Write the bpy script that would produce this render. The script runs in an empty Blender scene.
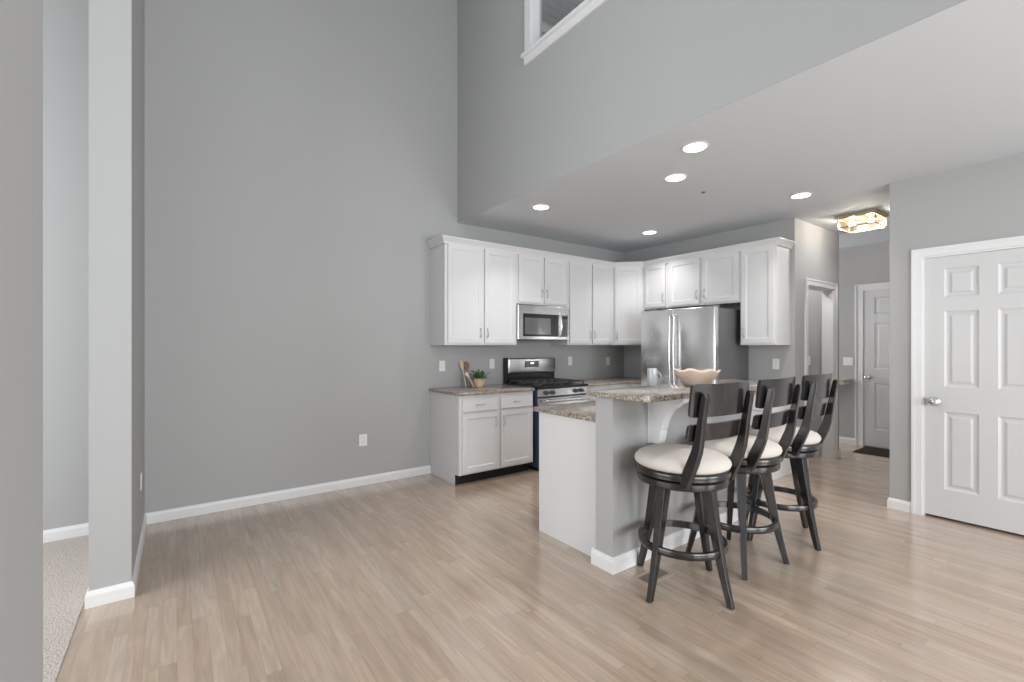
import bpy, bmesh, math, random
from mathutils import Vector, Matrix
random.seed(7)
sc = bpy.context.scene
COL = sc.collection

# ------------------------------------------------------------------ camera
cam = bpy.data.cameras.new('camera'); cam_o = bpy.data.objects.new('camera', cam); COL.objects.link(cam_o)
cam_o.location = (0, 0, 1.37)
cam_o.rotation_euler = (math.pi/2, 0, -math.atan(335/458))
cam.sensor_fit = 'HORIZONTAL'; cam.sensor_width = 36; cam.lens = 458/1024*36
cam.shift_y = 4.5/1024
cam.clip_start = 0.05
sc.camera = cam_o
# ------------------------------------------------------------------ world, lights, exposure
w = bpy.data.worlds.new('sky'); sc.world = w; w.use_nodes = True
bg = w.node_tree.nodes['Background']; bg.inputs[0].default_value = (0.95, 0.97, 1.0, 1); bg.inputs[1].default_value = 1.0
sc.view_settings.view_transform = 'Standard'; sc.view_settings.look = 'None'
sc.view_settings.gamma = 1; sc.view_settings.use_curve_mapping = False
sc.view_settings.exposure = 0.15
sc.cycles.use_denoising = True
sc.cycles.max_bounces = 10; sc.cycles.diffuse_bounces = 6; sc.cycles.caustics_reflective = False; sc.cycles.caustics_refractive = False
sc.cycles.sample_clamp_indirect = 6

def area(name, loc, target, sx, sy, power, col=(1, 1, 1), spread=180):
    l = bpy.data.lights.new(name, 'AREA'); l.shape = 'RECTANGLE'; l.size = sx; l.size_y = sy; l.energy = power; l.color = col
    l.spread = math.radians(spread)
    o = bpy.data.objects.new(name, l); COL.objects.link(o); o.location = loc
    o.rotation_euler = (Vector(target)-Vector(loc)).to_track_quat('-Z', 'Y').to_euler()
    return o
# daylight through the tall windows behind the camera, then an unseen side-room source
area('daylight_low_window', (1.15, -3.12, 1.45), (1.4, 0, 2.0), 2.3, 1.9, 126, (0.945, 0.98, 1))
area('daylight_high_window', (1.15, -3.12, 4.05), (1.15, 0, 3.6), 2.3, 1.9, 50, (0.945, 0.98, 1))
area('daylight_right_window', (3.75, -3.12, 1.30), (2.0, 0, 1.1), 1.7, 1.9, 90, (0.945, 0.98, 1))
area('daylight_side_room', (-3.10, 2.4, 2.0), (0, 2.4, 1.8), 3.6, 3.2, 172, (0.95, 0.982, 1))
area('side_room_back_fill', (-2.0, -1.6, 2.3), (-1.3, 4.4, 2.2), 1.8, 2.6, 12, (0.96, 0.985, 1))  # added fill lamp to brighten the side room's far wall; no window there
area('loft_fill', (4.9, 2.0, 4.4), (2.5, 2.0, 4.3), 3.0, 1.2, 22)  # unseen area lamp inside the windowless loft

# ------------------------------------------------------------------ materials
def new_mat(name):
    m = bpy.data.materials.new(name); m.use_nodes = True
    return m, m.node_tree.nodes, m.node_tree.links, m.node_tree.nodes['Principled BSDF']
def simple(name, col, rough=0.5, metal=0.0, bump=0.0, bscale=200, var=0.0, vscale=3, coat=0.0, spec=0.5, stretch=None):
    m, N, L, b = new_mat(name)
    b.inputs['Base Color'].default_value = (*col, 1); b.inputs['Roughness'].default_value = rough
    b.inputs['Metallic'].default_value = metal; b.inputs['Coat Weight'].default_value = coat
    b.inputs['Specular IOR Level'].default_value = spec
    tc = N.new('ShaderNodeTexCoord'); mp = N.new('ShaderNodeMapping'); L.new(tc.outputs['Object'], mp.inputs[0])
    if stretch: mp.inputs['Scale'].default_value = stretch
    if var:
        n = N.new('ShaderNodeTexNoise'); n.inputs['Scale'].default_value = vscale; n.inputs['Detail'].default_value = 4
        L.new(mp.outputs[0], n.inputs['Vector'])
        r = N.new('ShaderNodeMapRange'); r.inputs['To Min'].default_value = 1-var; r.inputs['To Max'].default_value = 1+var
        L.new(n.outputs['Fac'], r.inputs['Value'])
        v = N.new('ShaderNodeVectorMath'); v.operation = 'SCALE'; v.inputs[0].default_value = col; L.new(r.outputs[0], v.inputs['Scale'])
        L.new(v.outputs[0], b.inputs['Base Color'])
    if bump:
        n = N.new('ShaderNodeTexNoise'); n.inputs['Scale'].default_value = bscale; n.inputs['Detail'].default_value = 3
        L.new(mp.outputs[0], n.inputs['Vector'])
        bm_ = N.new('ShaderNodeBump'); bm_.inputs['Strength'].default_value = bump; bm_.inputs['Distance'].default_value = 0.002
        L.new(n.outputs['Fac'], bm_.inputs['Height']); L.new(bm_.outputs[0], b.inputs['Normal'])
    return m
def emis(name, col, s):
    m, N, L, b = new_mat(name)
    b.inputs['Base Color'].default_value = (*col, 1); b.inputs['Emission Color'].default_value = (*col, 1)
    b.inputs['Emission Strength'].default_value = s
    return m

M = {}
M['wall'] = simple('grey_wall_paint', (0.40, 0.40, 0.40), 0.65, bump=0.08, bscale=350, var=0.012, vscale=2)
M['ceil'] = simple('ceiling_paint', (0.62, 0.65, 0.68), 0.8, bump=0.06, bscale=300, var=0.01)
M['trim'] = simple('white_trim_paint', (0.74, 0.74, 0.745), 0.38, var=0.01)
M['door'] = simple('white_door_paint', (0.61, 0.61, 0.615), 0.45, bump=0.03, bscale=60, var=0.01)
M['cab'] = simple('white_cabinet_paint', (0.66, 0.66, 0.665), 0.42, var=0.01)
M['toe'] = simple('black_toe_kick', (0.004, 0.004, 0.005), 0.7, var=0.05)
M['steel'] = simple('brushed_stainless', (0.78, 0.78, 0.78), 0.26, 1.0, bump=0.08, bscale=6, var=0.05, vscale=4, stretch=(40, 40, 0.6))
M['steelh'] = simple('satin_stainless', (0.66, 0.66, 0.66), 0.25, 1.0, bump=0.05, bscale=8, var=0.04, stretch=(1, 40, 40))
M['chrome'] = simple('polished_nickel', (0.75, 0.75, 0.76), 0.15, 1.0, var=0.02)
M['pull'] = simple('satin_nickel_pull', (0.55, 0.54, 0.53), 0.3, 1.0, var=0.02)
M['fside'] = simple('grey_appliance_side', (0.16, 0.16, 0.165), 0.42, 0.3, bump=0.05, bscale=400, var=0.02)
M['black'] = simple('black_enamel', (0.014, 0.014, 0.015), 0.22, var=0.05)
M['iron'] = simple('cast_iron', (0.05, 0.05, 0.052), 0.5, bump=0.2, bscale=300, var=0.1)
M['glass'] = simple('dark_oven_glass', (0.045, 0.045, 0.048), 0.08, coat=0.6, var=0.02)
M['mwglass'] = simple('microwave_window', (0.12, 0.12, 0.125), 0.12, coat=0.6, var=0.03)
M['navy'] = simple('blue_protective_film', (0.06, 0.085, 0.14), 0.3, 0.3, var=0.05)
M['lcd'] = simple('grey_display', (0.12, 0.12, 0.125), 0.2, var=0.3, vscale=60)
M['ledw'] = emis('display_digits', (0.9, 0.95, 1.0), 1.2)
M['plate'] = simple('white_plastic', (0.80, 0.80, 0.79), 0.35, var=0.01)
M['slot'] = simple('grey_slot', (0.10, 0.10, 0.10), 0.5, var=0.02)
M['fabric'] = simple('cream_fabric', (0.60, 0.55, 0.505), 0.85, bump=0.35, bscale=700, var=0.02, vscale=5, spec=0.2)
M['mug'] = simple('pale_grey_glaze', (0.40, 0.41, 0.43), 0.22, 0.1, var=0.02)
M['bowl'] = simple('sandy_wood_bowl', (0.56, 0.45, 0.36), 0.6, bump=0.2, bscale=30, var=0.16, vscale=9, stretch=(1, 1, 5))
M['pot'] = simple('sandy_clay_pot', (0.66, 0.49, 0.32), 0.7, bump=0.2, bscale=90, var=0.08, vscale=20)
M['leaf'] = simple('glossy_green_leaf', (0.055, 0.13, 0.035), 0.4, var=0.55, vscale=45)
M['spoonw'] = simple('brown_spoon_wood', (0.26, 0.135, 0.07), 0.5, var=0.15, vscale=20, stretch=(8, 8, 1))
M['spoonp'] = simple('pale_spoon_wood', (0.62, 0.49, 0.35), 0.55, var=0.1, vscale=20, stretch=(8, 8, 1))
M['mat'] = simple('dark_brown_doormat', (0.045, 0.033, 0.027), 0.95, bump=0.8, bscale=260, var=0.2, vscale=60, spec=0.1)
M['vent'] = simple('grey_vent_slats', (0.19, 0.155, 0.125), 0.45, var=0.1, vscale=20)
M['ventf'] = simple('pale_vent_frame', (0.42, 0.34, 0.27), 0.4, var=0.08, vscale=20, stretch=(6, 1, 1))
M['brass'] = simple('aged_brass', (0.60, 0.45, 0.28), 0.35, 1.0, var=0.1, vscale=15)
M['bulb'] = emis('lit_bulb', (1.0, 0.97, 0.94), 330)
M['led'] = emis('lit_downlight', (1.0, 0.98, 0.95), 9)
M['shelf'] = simple('tan_laminate', (0.55, 0.46, 0.34), 0.4, var=0.06, vscale=30)
m, N, L, b = new_mat('clear_lantern_glass')
N.remove(b); gl_ = N.new('ShaderNodeBsdfGlossy'); gl_.inputs['Roughness'].default_value = 0.15; gl_.inputs['Color'].default_value = (1, 0.95, 0.88, 1)
tr_ = N.new('ShaderNodeBsdfTransparent'); tr_.inputs['Color'].default_value = (1, 0.96, 0.90, 1)
mx_ = N.new('ShaderNodeMixShader'); mx_.inputs[0].default_value = 0.14; L.new(tr_.outputs[0], mx_.inputs[1]); L.new(gl_.outputs[0], mx_.inputs[2])
L.new(mx_.outputs[0], N['Material Output'].inputs['Surface'])
M['cglass'] = m

# espresso wood with a grey sheen
m, N, L, b = new_mat('espresso_wood')
tc = N.new('ShaderNodeTexCoord'); mp = N.new('ShaderNodeMapping'); mp.inputs['Scale'].default_value = (18, 18, 3)
L.new(tc.outputs['Object'], mp.inputs[0]); n = N.new('ShaderNodeTexNoise'); n.inputs['Scale'].default_value = 3; n.inputs['Detail'].default_value = 8
L.new(mp.outputs[0], n.inputs['Vector']); r = N.new('ShaderNodeValToRGB'); L.new(n.outputs['Fac'], r.inputs[0])
r.color_ramp.elements[0].position = 0.35; r.color_ramp.elements[0].color = (0.0035, 0.003, 0.003, 1)
r.color_ramp.elements[1].position = 0.75; r.color_ramp.elements[1].color = (0.027, 0.0235, 0.0235, 1)
L.new(r.outputs[0], b.inputs['Base Color']); b.inputs['Roughness'].default_value = 0.24; b.inputs['Coat Weight'].default_value = 0.5
b.inputs['Coat Roughness'].default_value = 0.16
M['espresso'] = m

# granite: tan with brown, grey and black grains
m, N, L, b = new_mat('speckled_granite')
tc = N.new('ShaderNodeTexCoord')
v = N.new('ShaderNodeTexVoronoi'); v.inputs['Scale'].default_value = 185; L.new(tc.outputs['Object'], v.inputs['Vector'])
n = N.new('ShaderNodeTexNoise'); n.inputs['Scale'].default_value = 22; n.inputs['Detail'].default_value = 6; L.new(tc.outputs['Object'], n.inputs['Vector'])
sp = N.new('ShaderNodeSeparateColor'); L.new(v.outputs['Color'], sp.inputs[0])
mx = N.new('ShaderNodeMath'); mx.operation = 'MULTIPLY_ADD'; mx.inputs[1].default_value = 0.75; L.new(sp.outputs[0], mx.inputs[0])
mx2 = N.new('ShaderNodeMath'); mx2.operation = 'MULTIPLY'; mx2.inputs[1].default_value = 0.4; L.new(n.outputs['Fac'], mx2.inputs[0]); L.new(mx2.outputs[0], mx.inputs[2])
r = N.new('ShaderNodeValToRGB'); L.new(mx.outputs[0], r.inputs[0]); r.color_ramp.interpolation = 'CONSTANT'
e = r.color_ramp.elements
e[0].position = 0; e[0].color = (0.03, 0.03, 0.035, 1)
e[1].position = 0.33; e[1].color = (0.17, 0.14, 0.125, 1)
for p_, c_ in ((0.46, (0.37, 0.295, 0.225, 1)), (0.60, (0.25, 0.235, 0.235, 1)), (0.72, (0.46, 0.385, 0.305, 1)), (0.90, (0.60, 0.56, 0.52, 1))):
    q = e.new(p_); q.color = c_
L.new(r.outputs[0], b.inputs['Base Color']); b.inputs['Roughness'].default_value = 0.16; b.inputs['Coat Weight'].default_value = 0.2
M['granite'] = m

# strip floor: boards along Y
m, N, L, b = new_mat('greige_oak_strip_floor')
def mth(op, a, b_=None, c=None):
    k = N.new('ShaderNodeMath'); k.operation = op
    for i, x in enumerate((a, b_, c)):
        if x is None: continue
        if isinstance(x, (int, float)): k.inputs[i].default_value = x
        else: L.new(x, k.inputs[i])
    return k.outputs[0]
tc = N.new('ShaderNodeTexCoord'); sx = N.new('ShaderNodeSeparateXYZ'); L.new(tc.outputs['Object'], sx.inputs[0])
W_ = 0.060
xr = mth('DIVIDE', sx.outputs[0], W_); row = mth('FLOOR', xr); fx = mth('SUBTRACT', xr, row)
wn = N.new('ShaderNodeTexWhiteNoise'); wn.noise_dimensions = '1D'; L.new(row, wn.inputs['W'])
ylen = mth('MULTIPLY_ADD', wn.outputs['Value'], 0.5, 0.55)
yy = mth('ADD', mth('DIVIDE', sx.outputs[1], ylen), mth('MULTIPLY', wn.outputs['Value'], 37.3)); idy = mth('FLOOR', yy); fy = mth('SUBTRACT', yy, idy)
cb = N.new('ShaderNodeCombineXYZ'); L.new(row, cb.inputs[0]); L.new(idy, cb.inputs[1])
w2 = N.new('ShaderNodeTexWhiteNoise'); w2.noise_dimensions = '2D'; L.new(cb.outputs[0], w2.inputs['Vector'])
ramp = N.new('ShaderNodeValToRGB'); L.new(w2.outputs['Value'], ramp.inputs[0])
e = ramp.color_ramp.elements
e[0].position = 0.0; e[0].color = (0.430, 0.318, 0.236, 1)
e[1].position = 1.0; e[1].color = (0.500, 0.388, 0.298, 1)
for p_, c_ in ((0.3, (0.450, 0.340, 0.257, 1)), (0.55, (0.468, 0.350, 0.262, 1)), (0.8, (0.470, 0.370, 0.288, 1))):
    q = e.new(p_); q.color = c_
# grain
mp = N.new('ShaderNodeMapping'); mp.inputs['Scale'].default_value = (16, 1.3, 1); L.new(tc.outputs['Object'], mp.inputs[0])
off = N.new('ShaderNodeVectorMath'); off.operation = 'MULTIPLY_ADD'; L.new(w2.outputs['Color'], off.inputs[0]); off.inputs[1].default_value = (40, 40, 40); L.new(mp.outputs[0], off.inputs[2])
g = N.new('ShaderNodeTexNoise'); g.inputs['Scale'].default_value = 1.6; g.inputs['Detail'].default_value = 7; g.inputs['Distortion'].default_value = 1.6; L.new(off.outputs[0], g.inputs['Vector'])
gr = N.new('ShaderNodeMapRange'); gr.inputs['From Min'].default_value = 0.3; gr.inputs['From Max'].default_value = 0.7; gr.inputs['To Min'].default_value = 0.83; gr.inputs['To Max'].default_value = 1.09
L.new(g.outputs['Fac'], gr.inputs['Value'])
edge = mth('MINIMUM', fx, mth('SUBTRACT', 1.0, fx)); e2 = mth('MULTIPLY', mth('MINIMUM', fy, mth('SUBTRACT', 1.0, fy)), 10)
em = mth('MINIMUM', edge, e2)
sm = N.new('ShaderNodeMapRange'); sm.inputs['From Min'].default_value = 0.0; sm.inputs['From Max'].default_value = 0.035; sm.inputs['To Min'].default_value = 0.78; sm.inputs['To Max'].default_value = 1.0; L.new(em, sm.inputs['Value'])
mp2 = N.new('ShaderNodeMapping'); mp2.inputs['Scale'].default_value = (9, 0.9, 1); L.new(tc.outputs['Object'], mp2.inputs[0])
g2 = N.new('ShaderNodeTexNoise'); g2.inputs['Scale'].default_value = 1.3; g2.inputs['Detail'].default_value = 5; L.new(mp2.outputs[0], g2.inputs['Vector'])
gr2 = N.new('ShaderNodeMapRange'); gr2.inputs['From Min'].default_value = 0.3; gr2.inputs['From Max'].default_value = 0.7; gr2.inputs['To Min'].default_value = 0.92; gr2.inputs['To Max'].default_value = 1.07
L.new(g2.outputs['Fac'], gr2.inputs['Value'])
tot = mth('MULTIPLY', mth('MULTIPLY', gr.outputs[0], gr2.outputs[0]), sm.outputs[0])
vm = N.new('ShaderNodeVectorMath'); vm.operation = 'SCALE'; L.new(ramp.outputs[0], vm.inputs[0]); L.new(tot, vm.inputs['Scale'])
L.new(vm.outputs[0], b.inputs['Base Color'])
rr = N.new('ShaderNodeMapRange'); rr.inputs['To Min'].default_value = 0.17; rr.inputs['To Max'].default_value = 0.28; L.new(g.outputs['Fac'], rr.inputs['Value']); L.new(rr.outputs[0], b.inputs['Roughness'])
bp = N.new('ShaderNodeBump'); bp.inputs['Strength'].default_value = 0.06; bp.inputs['Distance'].default_value = 0.002; L.new(tot, bp.inputs['Height']); L.new(bp.outputs[0], b.inputs['Normal'])
b.inputs['Coat Weight'].default_value = 0.85; b.inputs['Coat Roughness'].default_value = 0.13
M['floor'] = m

# carpet
m, N, L, b = new_mat('loop_pile_carpet')
tc = N.new('ShaderNodeTexCoord'); v = N.new('ShaderNodeTexVoronoi'); v.inputs['Scale'].default_value = 95; L.new(tc.outputs['Object'], v.inputs['Vector'])
r = N.new('ShaderNodeValToRGB'); L.new(v.outputs['Distance'], r.inputs[0])
r.color_ramp.elements[0].color = (0.58, 0.525, 0.485, 1); r.color_ramp.elements[1].color = (0.46, 0.41, 0.37, 1); r.color_ramp.elements[1].position = 0.8
L.new(r.outputs[0], b.inputs['Base Color']); b.inputs['Roughness'].default_value = 1; b.inputs['Specular IOR Level'].default_value = 0.1
bp = N.new('ShaderNodeBump'); bp.inputs['Strength'].default_value = 0.8; bp.inputs['Distance'].default_value = 0.004; bp.invert = True; L.new(v.outputs['Distance'], bp.inputs['Height']); L.new(bp.outputs[0], b.inputs['Normal'])
M['carpet'] = m

# ------------------------------------------------------------------ builders
ORG = {}            # world origin of each object (all unrotated while building)
def V(*a): return Vector(a)
def nb(): return bmesh.new()
def box(bm, x0, x1, y0, y1, z0, z1):
    vs = [bm.verts.new(p) for p in ((x0,y0,z0),(x1,y0,z0),(x1,y1,z0),(x0,y1,z0),(x0,y0,z1),(x1,y0,z1),(x1,y1,z1),(x0,y1,z1))]
    for f in ((0,3,2,1),(4,5,6,7),(0,1,5,4),(1,2,6,5),(2,3,7,6),(3,0,4,7)): bm.faces.new([vs[i] for i in f])
def bev(bm, r, seg=2, ang=30):
    bmesh.ops.remove_doubles(bm, verts=bm.verts, dist=1e-5)
    es = [e for e in bm.edges if len(e.link_faces) == 2 and e.calc_face_angle(0) > math.radians(ang)]
    bmesh.ops.bevel(bm, geom=es, offset=r, segments=seg, affect='EDGES', profile=0.5)
def prism(bm, pts, z0, z1):
    a = [bm.verts.new((x, y, z0)) for x, y in pts]; c = [bm.verts.new((x, y, z1)) for x, y in pts]
    n = len(pts); bm.faces.new(a[::-1]); bm.faces.new(c)
    for i in range(n): bm.faces.new((a[i], a[(i+1) % n], c[(i+1) % n], c[i]))
def loft(bm, rings, closed=True, cap=True):
    rv = [[bm.verts.new(p) for p in r] for r in rings]; n = len(rv[0])
    for a, c in zip(rv, rv[1:]):
        for i in range(n if closed else n-1): bm.faces.new((a[i], a[(i+1) % n], c[(i+1) % n], c[i]))
    if cap: bm.faces.new(rv[0][::-1]); bm.faces.new(rv[-1])
def lathe(bm, prof, cx=0, cy=0, cz=0, n=32, caps=True):
    loft(bm, [[(cx+r*math.cos(2*math.pi*i/n), cy+r*math.sin(2*math.pi*i/n), cz+z) for i in range(n)] for r, z in prof], True, caps)
def tube(bm, pts, rad, n=10, cap=True):
    pts = [Vector(p) for p in pts]; rings = []
    for i, p in enumerate(pts):
        t = (pts[min(i+1, len(pts)-1)]-pts[max(i-1, 0)]).normalized()
        ref = Vector((0, 0, 1)) if abs(t.z) < 0.9 else Vector((1, 0, 0))
        a = t.cross(ref).normalized(); c = t.cross(a)
        r = rad[i] if isinstance(rad, (list, tuple)) else rad
        rings.append([p + a*r*math.cos(2*math.pi*k/n) + c*r*math.sin(2*math.pi*k/n) for k in range(n)])
    loft(bm, rings, True, cap)
def sweep(bm, path, prof, closed=False):
    """profile (outward to the right of travel, z) swept along a flat path with mitred corners"""
    P = [Vector((x, y, 0)) for x, y in path]; rings = []
    for i, p in enumerate(P):
        d0 = (p-P[i-1]).normalized() if i else None; d1 = (P[i+1]-p).normalized() if i < len(P)-1 else None
        d0 = d0 or d1; d1 = d1 or d0
        n0 = Vector((d0.y, -d0.x, 0)); n1 = Vector((d1.y, -d1.x, 0)); mm = (n0+n1).normalized(); s = 1/max(0.2, mm.dot(n0))
        rings.append([p + mm*s*o + Vector((0, 0, z)) for o, z in prof])
    loft(bm, rings, True, True)
class Fr:
    """local frame: u to the right on the face, v up, n out of the face"""
    def __init__(s, O, U, N): s.O, s.U, s.N = Vector(O), Vector(U).normalized(), Vector(N).normalized()
    def p(s, u, v, n): return s.O + s.U*u + Vector((0, 0, v)) + s.N*n
    def box(s, bm, u0, u1, v0, v1, n0, n1):
        q = [s.p(u, v, n) for n in (n0, n1) for v in (v0, v1) for u in (u0, u1)]
        vs = [bm.verts.new(x) for x in q]
        fs = [bm.faces.new([vs[i] for i in f]) for f in ((0,1,3,2),(4,5,7,6),(0,1,5,4),(2,3,7,6),(0,2,6,4),(1,3,7,5))]
        bmesh.ops.recalc_face_normals(bm, faces=fs)
    def paneled(s, bm, u0, u1, v0, v1, n0, n1, cells, prof):
        """slab whose front holds panels; prof = [(inset, depth), ...] from the cell's edge inwards"""
        us = sorted({u0, u1, *[c[0] for c in cells], *[c[1] for c in cells]}); vs_ = sorted({v0, v1, *[c[2] for c in cells], *[c[3] for c in cells]})
        vert = {}
        def g(u, v, n):
            k = (round(u, 5), round(v, 5), round(n, 5))
            if k not in vert: vert[k] = bm.verts.new(s.p(u, v, n))
            return vert[k]
        inside = lambda u, v: next((c for c in cells if c[0] < u < c[1] and c[2] < v < c[3]), None)
        for a, c in zip(us, us[1:]):
            for d, e_ in zip(vs_, vs_[1:]):
                if not inside((a+c)/2, (d+e_)/2): bm.faces.new((g(a, d, n1), g(c, d, n1), g(c, e_, n1), g(a, e_, n1)))
        for (a, c, d, e_) in cells:
            bu = [u for u in us if a <= u <= c]; bv = [v for v in vs_ if d <= v <= e_]
            ring0 = [g(u, d, n1) for u in bu] + [g(c, v, n1) for v in bv[1:]] + [g(u, e_, n1) for u in bu[::-1][1:]] + [g(a, v, n1) for v in bv[::-1][1:-1]]
            def corners(i, dp): return [g(a+i, d+i, n1-dp), g(c-i, d+i, n1-dp), g(c-i, e_-i, n1-dp), g(a+i, e_-i, n1-dp)]
            i0, dp0 = prof[0]; prev = corners(i0, dp0)
            k4 = [g(a, d, n1), g(c, d, n1), g(c, e_, n1), g(a, e_, n1)]
            for k in range(4):
                i_ = ring0.index(k4[k]); j_ = ring0.index(k4[(k+1) % 4]) or len(ring0)
                seg = [ring0[t % len(ring0)] for t in range(i_, j_+1)]
                bm.faces.new(seg + [prev[(k+1) % 4], prev[k]])
            for i, dp in prof[1:]:
                cur = corners(i, dp)
                for k in range(4): bm.faces.new((prev[k], prev[(k+1) % 4], cur[(k+1) % 4], cur[k]))
                prev = cur
            bm.faces.new(prev)
        # back and sides
        bu, bv = us, vs_
        back = [g(u0, v0, n0), g(u1, v0, n0), g(u1, v1, n0), g(u0, v1, n0)]; bm.faces.new(back[::-1])
        def side(front, b0, b1): bm.faces.new([b0]+front+[b1]) if False else bm.faces.new(front + [b1, b0])
        side([g(u, v0, n1) for u in bu], back[0], back[1]); side([g(u1, v, n1) for v in bv], back[1], back[2])
        side([g(u, v1, n1) for u in bu[::-1]], back[2], back[3]); side([g(u0, v, n1) for v in bv[::-1]], back[3], back[0])
        bmesh.ops.recalc_face_normals(bm, faces=bm.faces)

def link_mesh(name, bm, mat, parent=None, smooth=False, origin=None):
    bmesh.ops.recalc_face_normals(bm, faces=bm.faces)
    if parent is not None: off = ORG[parent.name]
    elif origin is not None: off = Vector(origin)
    else:
        xs = [v.co for v in bm.verts]
        off = Vector(((min(v.x for v in xs)+max(v.x for v in xs))/2, (min(v.y for v in xs)+max(v.y for v in xs))/2, min(v.z for v in xs)))
    for v in bm.verts: v.co -= off
    me = bpy.data.meshes.new(name); bm.to_mesh(me); bm.free(); me.materials.append(mat)
    if smooth:
        me.shade_smooth()
        try: me.set_sharp_from_angle(angle=math.radians(38))
        except Exception: pass
    o = bpy.data.objects.new(name, me); COL.objects.link(o); ORG[o.name] = off
    if parent is not None: o.parent = parent
    else: o.location = off
    return o
def thing(name, label, cat, loc, group=None, kind=None):
    o = bpy.data.objects.new(name, None); COL.objects.link(o); o.location = loc; o.empty_display_size = 0.1; ORG[o.name] = Vector(loc)
    if label: o['label'] = label; o['category'] = cat
    if group: o['group'] = group
    if kind: o['kind'] = kind
    return o
def tag(o, label, cat, group=None):
    o['label'] = label; o['category'] = cat
    if group: o['group'] = group
    return o
def struct(name, bm, mat, label=None):
    o = link_mesh(name, bm, mat, origin=(0, 0, 0)); o['kind'] = 'structure'
    if label: o['label'] = label
    return o
def part(name, bm, mat, parent, smooth=False, label=None):
    o = link_mesh(name, bm, mat, parent, smooth)
    if label: o['label'] = label
    return o
def B(x0, x1, y0, y1, z0, z1, r=0, seg=2):
    bm = nb(); box(bm, x0, x1, y0, y1, z0, z1)
    if r: bev(bm, r, seg)
    return bm

# ------------------------------------------------------------------ the setting
YA = 4.49; XH = 2.528; ZC = 2.74; ZH = 5.47; XB = 5.337; XD = 4.86; YB = -3.2; XF = 7.55
struct('floor', B(-0.40, 7.7, YB-0.15, 4.6, -0.1, 0), M['floor'], 'greige oak strip floor')
struct('floor_carpet', B(-3.3, -0.4002, YB-0.15, 4.6, -0.1, 0.003), M['carpet'], 'beige loop pile carpet of the side room')
bm = nb(); box(bm, -3.3, XB+0.12, YA, YA+0.12, 0, ZH); struct('wall_far', bm, M['wall'])
bm = nb(); box(bm, XB, XB+0.12, 2.17, YA, 0, ZC); struct('wall_kitchen_end', bm, M['wall'])
# passage wall with a doorway
bm = nb(); DW0, DW1, DWH = 5.645, 6.395, 2.045
box(bm, XB+0.12, DW0, 2.17, 2.29, 0, ZC); box(bm, DW1, 6.57, 2.17, 2.29, 0, ZC); box(bm, DW0, DW1, 2.17, 2.29, DWH, ZC)
struct('wall_passage', bm, M['wall'])
bm = nb(); box(bm, XB+0.12, 6.57, 3.30, 3.42, 0, ZC); box(bm, 6.45, 6.57, 2.29, 3.30, 0, ZC); struct('wall_pantry', bm, M['wall'])
bm = nb(); box(bm, XF, XF+0.12, 1.1, 4.6, 0, ZC); struct('wall_passage_end', bm, M['wall'])
# right-hand wall with the six panel door
DY1, DY0, DH = 1.030, 0.284, 2.085
bm = nb(); box(bm, XD, XD+0.12, DY1+0.002, 1.240, 0, ZC); box(bm, XD, XD+0.12, YB, DY0, 0, ZC); box(bm, XD, XD+0.12, DY0, DY1+0.002, DH, ZC)
box(bm, XD+0.12, XF, 1.12, 1.24, 0, ZC)
struct('wall_right', bm, M['wall'])
bm = nb(); box(bm, XD+0.3, XD+0.4, -0.2, 1.1, 0, ZC); struct('wall_closet', bm, M['wall'])
# header wall with the loft opening
OY1, OZ0 = 3.165, 3.975
bm = nb(); box(bm, XH, XH+0.12, YB, YA, ZC+0.001, OZ0-0.03); box(bm, XH, XH+0.12, OY1, YA, OZ0-0.03, ZH); box(bm, XH, XH+0.12, YB, 0.9, OZ0-0.03, ZH)
struct('wall_header', bm, M['wall'])
struct('ceiling', B(XH+0.004, 7.7, YB, 4.6, ZC, ZC+0.05), M['ceil'])
struct('ceiling_high', B(-0.31, XH+0.12, YB, YA+0.1, ZH, ZH+0.05), M['ceil'])
# loft: beaded ceiling boards running along X
bm = nb(); y = 0.0
while y < YA-0.02:
    box(bm, XH+0.12, 5.3, y, y+0.085, ZH-0.012, ZH+0.04); box(bm, XH+0.12, 5.3, y+0.085, y+0.10, ZH-0.002, ZH+0.04); y += 0.10
struct('ceiling_loft', bm, M['ceil'])
struct('floor_loft', B(XH+0.121, 5.3, 0, YA, ZC+0.06, 3.05), M['carpet'])
bm = nb(); box(bm, 5.2, 5.3, -0.1, YA, 3.05, ZH); box(bm, XH+0.12, 5.3, -0.1, 0, 3.05, ZH); struct('wall_loft', bm, M['wall'])
bm = nb(); sweep(bm, [(XH+0.12, YA), (5.2, YA)], [(0, ZH-0.10), (0.018, ZH-0.10), (0.022, ZH-0.03), (0.05, ZH-0.012), (0, ZH-0.012)]); struct('trim_loft', bm, M['trim'])
# left side: near wall, opening to the carpeted room, pier
struct('wall_left', B(-0.31, -0.19, YB, 1.136, 0, ZH), M['wall'])
bm = nb(); box(bm, -0.373, -0.200, 3.24, YA, 0, ZH); struct('wall_pier', bm, M['wall'])
bm = nb(); box(bm, -3.3, -3.2, YB, YA, 0, ZH); box(bm, -3.3, -0.31, YB-0.1, YB, 0, ZH); struct('wall_side_room', bm, M['wall'])
struct('ceiling_side_room', B(-3.3, -0.31, YB, YA, ZH, ZH+0.05), M['ceil'])
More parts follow.
